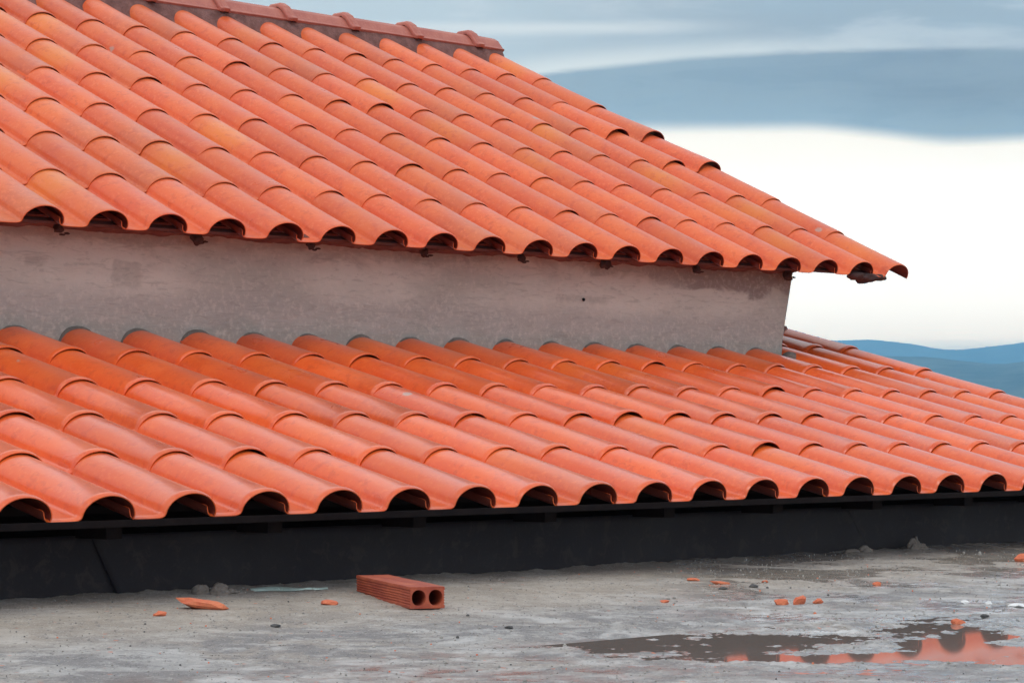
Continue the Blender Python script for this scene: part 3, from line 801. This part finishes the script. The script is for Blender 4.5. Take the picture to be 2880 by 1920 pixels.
# ------------------------------------------------------------------ hollow brick
def hollow_brick():
    mb = MB(); Wd, Hh, Ln = 0.345, 0.205, 2.10
    N = 72; rim = []
    rad_x, rad_z = 0.068, 0.074
    def outer(cx, th, sgn):
        # ray from the hole centre to the cell rectangle
        dx, dz = math.cos(th), math.sin(th)
        x0, x1 = (0, Wd / 2) if sgn < 0 else (Wd / 2, Wd)
        t = 1e9
        if dx > 1e-9: t = min(t, (x1 - cx) / dx)
        if dx < -1e-9: t = min(t, (x0 - cx) / dx)
        if dz > 1e-9: t = min(t, (Hh / 2) / dz)
        if dz < -1e-9: t = min(t, (-Hh / 2) / dz)
        x, z = cx + dx * t, Hh / 2 + dz * t
        g = 0.012
        if (sgn < 0 and abs(x - x0) < 1e-6) or (sgn > 0 and abs(x - x1) < 1e-6):
            if 0.035 < z < Hh - 0.035:
                x -= sgn * g * (0.5 + 0.5 * math.sin((z - 0.035) / (Hh - 0.07) * 2 * math.pi * 5.5))
            else:  # rounded corners
                e = min(z, Hh - z); x -= sgn * 0.010 * max(0, 1 - e / 0.02) ** 2
        return x, z
    ys = np.concatenate([[0.0], np.linspace(0.03, Ln - 0.03, 12), [Ln]])
    for sgn, cx in ((-1, Wd * 0.26), (1, Wd * 0.74)):
        ths = [2 * math.pi * i / N for i in range(N)]
        O = [outer(cx, t, sgn) for t in ths]
        I = [(cx + rad_x * abs(math.cos(t)) ** .9 * np.sign(math.cos(t)), Hh / 2 + rad_z * abs(math.sin(t)) ** .9 * np.sign(math.sin(t))) for t in ths]
        for ring, inward in ((O, False), (I, True)):
            V = []
            for y in ys: V += [(a, y, b) for a, b in ring]
            F = []
            for k in range(len(ys) - 1):
                for i in range(N):
                    j = (i + 1) % N
                    if not inward:  # skip the shared wall between the cells
                        if abs(ring[i][0] - Wd / 2) < 1e-5 and abs(ring[j][0] - Wd / 2) < 1e-5: continue
                    q = (k * N + i, k * N + j, (k + 1) * N + j, (k + 1) * N + i)
                    F.append(q if not inward else q[::-1])
            mb.add(V, F, inward)
        for y, fl in ((0.0, False), (Ln, True)):
            V = [(a, y, b) for a, b in O] + [(a, y, b) for a, b in I]
            F = [(i, (i + 1) % N, N + (i + 1) % N, N + i) for i in range(N)]
            if not fl: F = [f[::-1] for f in F]
            mb.add(V, F, False)
    V = mb.v
    # chips and unevenness
    for A in mb.v:
        q = vnoise(A[:, 0] * 9 + 4, A[:, 1] * 4 + A[:, 2] * 6, 13, 3)
        A[:, 2] += 0.004 * q * (A[:, 2] > 0.02)
    return mb
hb = hollow_brick().build('hollow_brick', M_BRICK)
bx, by, bk = onfloor(2.337, -2.868)
hb.location = Vector((bx, by, fz(bx + .5, by + .7) - 0.004)) * S; hb.scale = (bk, bk, bk)
hb.rotation_euler = (0, 0, -0.478)
tag(hb, 'long red clay brick with two round holes and grooved sides lying before the black skirting', 'brick')

# ------------------------------------------------------------------ shards, flakes, lumps
def shard(x, y, sx, sy, sz, rz, seed, mat, name, label, cat, group=None, tilt=0.0, curved=False, dz=0.0):
    x, y, _ = onfloor(x, y)
    r = np.random.default_rng(seed)
    v, F = lump(1.0, seed * 7 + 1000, 2, (1, 1, 1), 0.55)
    for q in range(5):          # knock flat faces off it
        d = r.normal(0, 1, 3); d /= np.linalg.norm(d); k = r.uniform(0.55, 0.8)
        t = np.maximum(v @ d - k, 0); v = v - np.outer(t, d)
    V = v * np.array([sx, sy, sz * 0.75]) + np.array([0, 0, sz * 0.45])
    c, s = math.cos(tilt), math.sin(tilt)
    V = V @ np.array([[c, 0, s], [0, 1, 0], [-s, 0, c]]).T
    mb = MB(); mb.add(V, F, False)
    o = mb.build(name, mat)
    o.location = Vector((x, y, fz(x, y) - 0.004 + dz)) * S; o.rotation_euler = (0, 0, rz)
    return tag(o, label, cat, group)
AX = -0.78   # roughly square to the line of sight
G = 'broken red tile shards on the screed floor'
for a in (
    (1.12, -1.28, 0.27, 0.13, 0.085, AX, 1, 'long orange tile shard left of the hollow brick, below the first sheet', 0.12),
    (0.25, -1.78, 0.07, 0.07, 0.05, AX, 2, 'small crumbled pink-red chip furthest left on the floor', 0.0),
    (2.29, -1.78, 0.085, 0.06, 0.05, AX, 3, 'small red chip just left of the hollow brick', 0.0),
    (5.28, -4.94, 0.10, 0.08, 0.065, AX, 4, 'left half of the broken red shard pair on the right side of the floor', 0.15),
    (5.42, -5.08, 0.085, 0.07, 0.075, AX + 0.6, 5, 'right half of the broken red shard pair on the right side of the floor', -0.15),
    (5.68, -5.08, 0.055, 0.05, 0.05, AX, 6, 'small red cube-like chip right beside the broken shard pair', 0.0),
    (8.40, -3.73, 0.05, 0.045, 0.035, AX, 7, 'tiny red chip between the shard pair and the mortar cone', 0.0),
    (7.40, -2.34, 0.12, 0.05, 0.035, AX, 8, 'thin flat red flake in the middle distance of the floor', 0.1),
    (7.75, -1.66, 0.07, 0.06, 0.03, AX, 9, 'dusty red crumb behind the thin flat flake, nearest the wall', 0.0),
    (7.98, -2.5, 0.045, 0.045, 0.03, AX, 10, 'dull pink crumb right of the thin flat flake', 0.0),
    (13.50, -2.1, 0.09, 0.07, 0.10, AX, 11, 'red lump cut by the right edge of the photo near the wall foot', 0.0),
    (4.78, -3.9, 0.055, 0.04, 0.03, AX, 12, 'tiny red speck alone in the middle of the grey floor', 0.0),
    (4.55, -7.55, 0.08, 0.06, 0.055, AX, 13, 'small pinkish red lump standing in the right-hand puddle', 0.0),
):
    shard(a[0], a[1], a[2], a[3], a[4], a[5], a[6], M_RUBBLE, 'tile_shard', a[7], 'tile shard', G, a[8])
DG = 'dark pebbles on the screed floor'
for k, (x, y, s, lab) in enumerate(((6.75, -2.95, 0.05, 'dark grey pebble right of the thin red flake'), (7.25, -2.95, 0.06, 'larger dark pebble beyond the thin red flake'),
                                   (1.4, -6.05 + 0.9, 0.045, 'dark pebble on pale floor left of the long puddle'), (5.25, -7.35, 0.05, 'dark pebble near the right edge beyond the puddle'),
                                   (0.15, -3.55, 0.05, 'dark pebble on the pale floor in the left foreground'))):
    shard(x, y, s, s, s * .6, AX, 60 + k, M_DARKGRIT, 'pebble', lab, 'pebble', DG)
FG = 'white flakes on the wet floor'
for k, (x, y, s, lab) in enumerate(((6.62, -6.15, 0.045, 'smallest white flake, leftmost of the row on the wet floor'), (6.75, -6.33, 0.045, 'second small white flake in the row on the wet floor'),
                                   (6.62, -6.75, 0.11, 'largest white flake, a crumpled strip on the wet floor'), (6.60, -7.05, 0.06, 'pointed white flake at the right end of the row'))):
    shard(x, y, s * 1.2, s * .9, 0.035, AX + k, 80 + k, M_WHITE, 'white_flake', lab, 'flake', FG)

# torn pale plastic strip against the sheets
mb = MB(); n = 26; V = []
r = np.random.default_rng(3)
for i in range(n + 1):
    t = i / n; x = -0.46 + 0.92 * t
    wd = 0.05 + 0.07 * math.sin(t * math.pi) ** 2 + 0.03 * math.sin(t * 17) - (0.045 if 0.66 < t < 0.78 else 0)
    for q in range(3):
        V.append((x, -wd * q * 0.5 * 1.6, 0.018 + 0.045 * math.sin(t * 9 + q) * (q == 1) + 0.055 * (q == 0) * (0.6 + 0.6 * math.sin(t * 6)) + 0.02 * (q == 0)))
F = [(i * 3 + q, i * 3 + 3 + q, i * 3 + 4 + q, i * 3 + 1 + q) for i in range(n) for q in range(2)]
V2 = [(a, b, c - 0.008) for a, b, c in V]; nv = len(V)
mb.add(V + V2, [f[::-1] for f in F] + [tuple(nv + i for i in f) for f in F] + [(i * 3, i * 3 + 3, nv + i * 3 + 3, nv + i * 3) for i in range(n)] + [(i * 3 + 2, nv + i * 3 + 2, nv + i * 3 + 5, i * 3 + 5) for i in range(n)], True)
ps = mb.build('plastic_scrap', M_BLUEPLASTIC); ps.location = Vector((3.50, 0.30, fz(3.5, 0.3) - 0.0)) * S; ps.rotation_euler = (0, 0, -0.45); ps.scale = (0.92, 0.8, 0.42)
tag(ps, 'torn pale blue-green plastic strip lying against the foot of the black skirting', 'plastic scrap')

# mortar lumps at the sheet foot
def mlump(parts, seed, label):
    mb = MB(); c = np.mean([p[:2] for p in parts], axis=0)
    for k, (x, y, rr, sq) in enumerate(parts):
        v, f = lump(rr, seed + k, 4, sq, 0.45); mb.add(v + np.array([x, y, fz(x, y)]), f, True)
    o = mb.build('mortar_lump', M_MORTAR, None, (c[0], c[1], FZ))
    return tag(o, label, 'mortar lump', 'dried mortar lumps at the foot of the skirting')
mlump([(2.43, 0.42, 0.10, (1, .8, .9)), (2.62, 0.38, 0.13, (1, .8, .9)), (2.78, 0.40, 0.09, (1.3, .8, .5))], 300, 'two-headed grey mortar lump between the orange shard and the plastic strip')
mlump([(14.90, 0.62, 0.10, (1.1, .6, 1.3)), (14.97, 0.62, 0.075, (.9, .6, 2.1)), (15.08, 0.62, 0.10, (1.3, .6, .8))], 310, 'pointed cone-shaped mortar lump against the right part of the skirting')
mlump([(13.5, 0.60, 0.09, (1.8, .7, .6)), (13.8, 0.60, 0.09, (1.3, .7, .8))], 320, 'low flat mortar lump just left of the pointed cone')

# loose grit, uncountable
mb = MB(); mbd = MB(); mbr = MB(); r = np.random.default_rng(12)
PX, PY = r.uniform(-5, 16, 11000), r.uniform(-11.6, 0.6, 11000)
PH = FZ + floor_h(PX, PY)
for k in range(5500):
    x, y, h_ = PX[k], PY[k], PH[k]
    if h_ < WL + 0.002: continue
    s = r.uniform(0.004, 0.011) * (2.0 if r.random() < .04 else 1)
    v, f = ico(1)
    v = v * s * r.uniform(.6, 1.3, 3) + np.array([x, y, h_ + s * .25])
    q = r.random(); (mb if q < .90 else mbd if q < .965 else mbr).add(v, f, False)
tag(mb.build('loose_grit', M_STONE), 'fine pale loose grit scattered over the screed', 'grit', kind='stuff')
tag(mbd.build('dark_grit', M_DARKGRIT), 'fine dark loose grit scattered over the screed', 'grit', kind='stuff')
tag(mbr.build('brick_dust', M_RUBBLE), 'fine red brick crumbs scattered over the screed', 'brick crumbs', kind='stuff')

# ------------------------------------------------------------------ land and air (metres)
def raw_mesh(name, V, F, mat, smooth=True):
    me = bpy.data.meshes.new(name); me.from_pydata(V, [], F); me.materials.append(mat)
    me.polygons.foreach_set('use_smooth', [smooth] * len(F)); me.update()
    o = bpy.data.objects.new(name, me); COL.objects.link(o); return o
GZ = -14.0
CX, CY, CZ = CAM.x * S, CAM.y * S, CAM.z * S
def hill_range(name, dist, depth, azs, els, amp, seed):
    """terrain strip whose crest stands at the given elevations seen from the terrace"""
    A = np.linspace(azs[0], azs[-1], 260); D = np.linspace(-depth, depth, 44)
    E = np.interp(A, azs, els)
    V = []
    for d in D:
        fall = max(0.0, 1 - abs(d / depth)) ** 1.3
        for a, e in zip(A, E):
            rr = dist + d + 0.03 * dist * math.sin(a * 0.35 + seed)
            x, y = math.sin(math.radians(a)) * rr, math.cos(math.radians(a)) * rr
            crest = dist * math.tan(math.radians(e)) + CZ - GZ
            nz = vnoise(np.array([x / (dist * .05)]), np.array([y / (dist * .05)]), seed, 5, .55)[0]
            V.append((CX + x, CY + y, GZ - 5 + crest * fall + 5 * fall + amp * nz * (0.25 + 0.75 * (1 - fall)) * (fall > 0)))
    n = len(A); F = [(k * n + i, k * n + i + 1, (k + 1) * n + i + 1, (k + 1) * n + i) for k in range(len(D) - 1) for i in range(n - 1)]
    return raw_mesh(name, V, [f[::-1] for f in F], M_HILL)
tag(hill_range('near_hills', 3200, 1300, [5, 20, 35, 44, 49, 51.0, 52.5, 53.9, 55.2, 56.5, 60, 68, 80, 95], [1.2, 1.9, 1.3, 1.5, 1.66, 1.68, 1.66, 1.59, 1.41, 1.47, 1.9, 1.3, 1.7, 1.1], 14, 3), 'darker blue wooded hills, nearer ridge', kind='structure')
tag(hill_range('far_hills', 7000, 1800, [0, 20, 35, 44, 49, 50.6, 51.56, 52.5, 53.3, 54.18, 54.5, 54.83, 55.78, 58, 66, 80, 100], [1.5, 2.1, 1.7, 1.3, 1.45, 1.85, 1.99, 2.02, 1.92, 1.74, 1.76, 1.80, 1.90, 2.4, 1.6, 2.2, 1.4], 18, 8), 'pale blue far mountain ridge', kind='structure')
g = 9500
raw = raw_mesh('ground', [(-g, -g, GZ), (g, -g, GZ), (g, g, GZ), (-g, g, GZ)], [(0, 1, 2, 3)], M_GROUND, False)
tag(raw, 'green valley floor below the hills', kind='structure')

hz = bpy.data.materials.new('haze'); hz.use_nodes = True
hn = NT(hz.node_tree); hn.n.clear()
ho = hn.new('ShaderNodeOutputMaterial'); pv = hn.new('ShaderNodeVolumePrincipled')
pv.inputs['Color'].default_value = (0.30, 0.66, 1.0, 1); pv.inputs['Density'].default_value = HAZE_D
pv.inputs['Anisotropy'].default_value = 0.72
hn.l.new(pv.outputs[0], ho.inputs['Volume'])
hb_ = g + 60; z0, z1 = GZ - 9, HAZE_TOP
V = [((hb_ if i & 1 else -hb_), (hb_ if i & 2 else -hb_), (z1 if i & 4 else z0)) for i in range(8)]
o = raw_mesh('haze', V, [(0, 2, 3, 1), (4, 5, 7, 6), (0, 1, 5, 4), (2, 6, 7, 3), (0, 4, 6, 2), (1, 3, 7, 5)], hz, False)
tag(o, 'thin blue haze filling the air over the valley', kind='stuff')
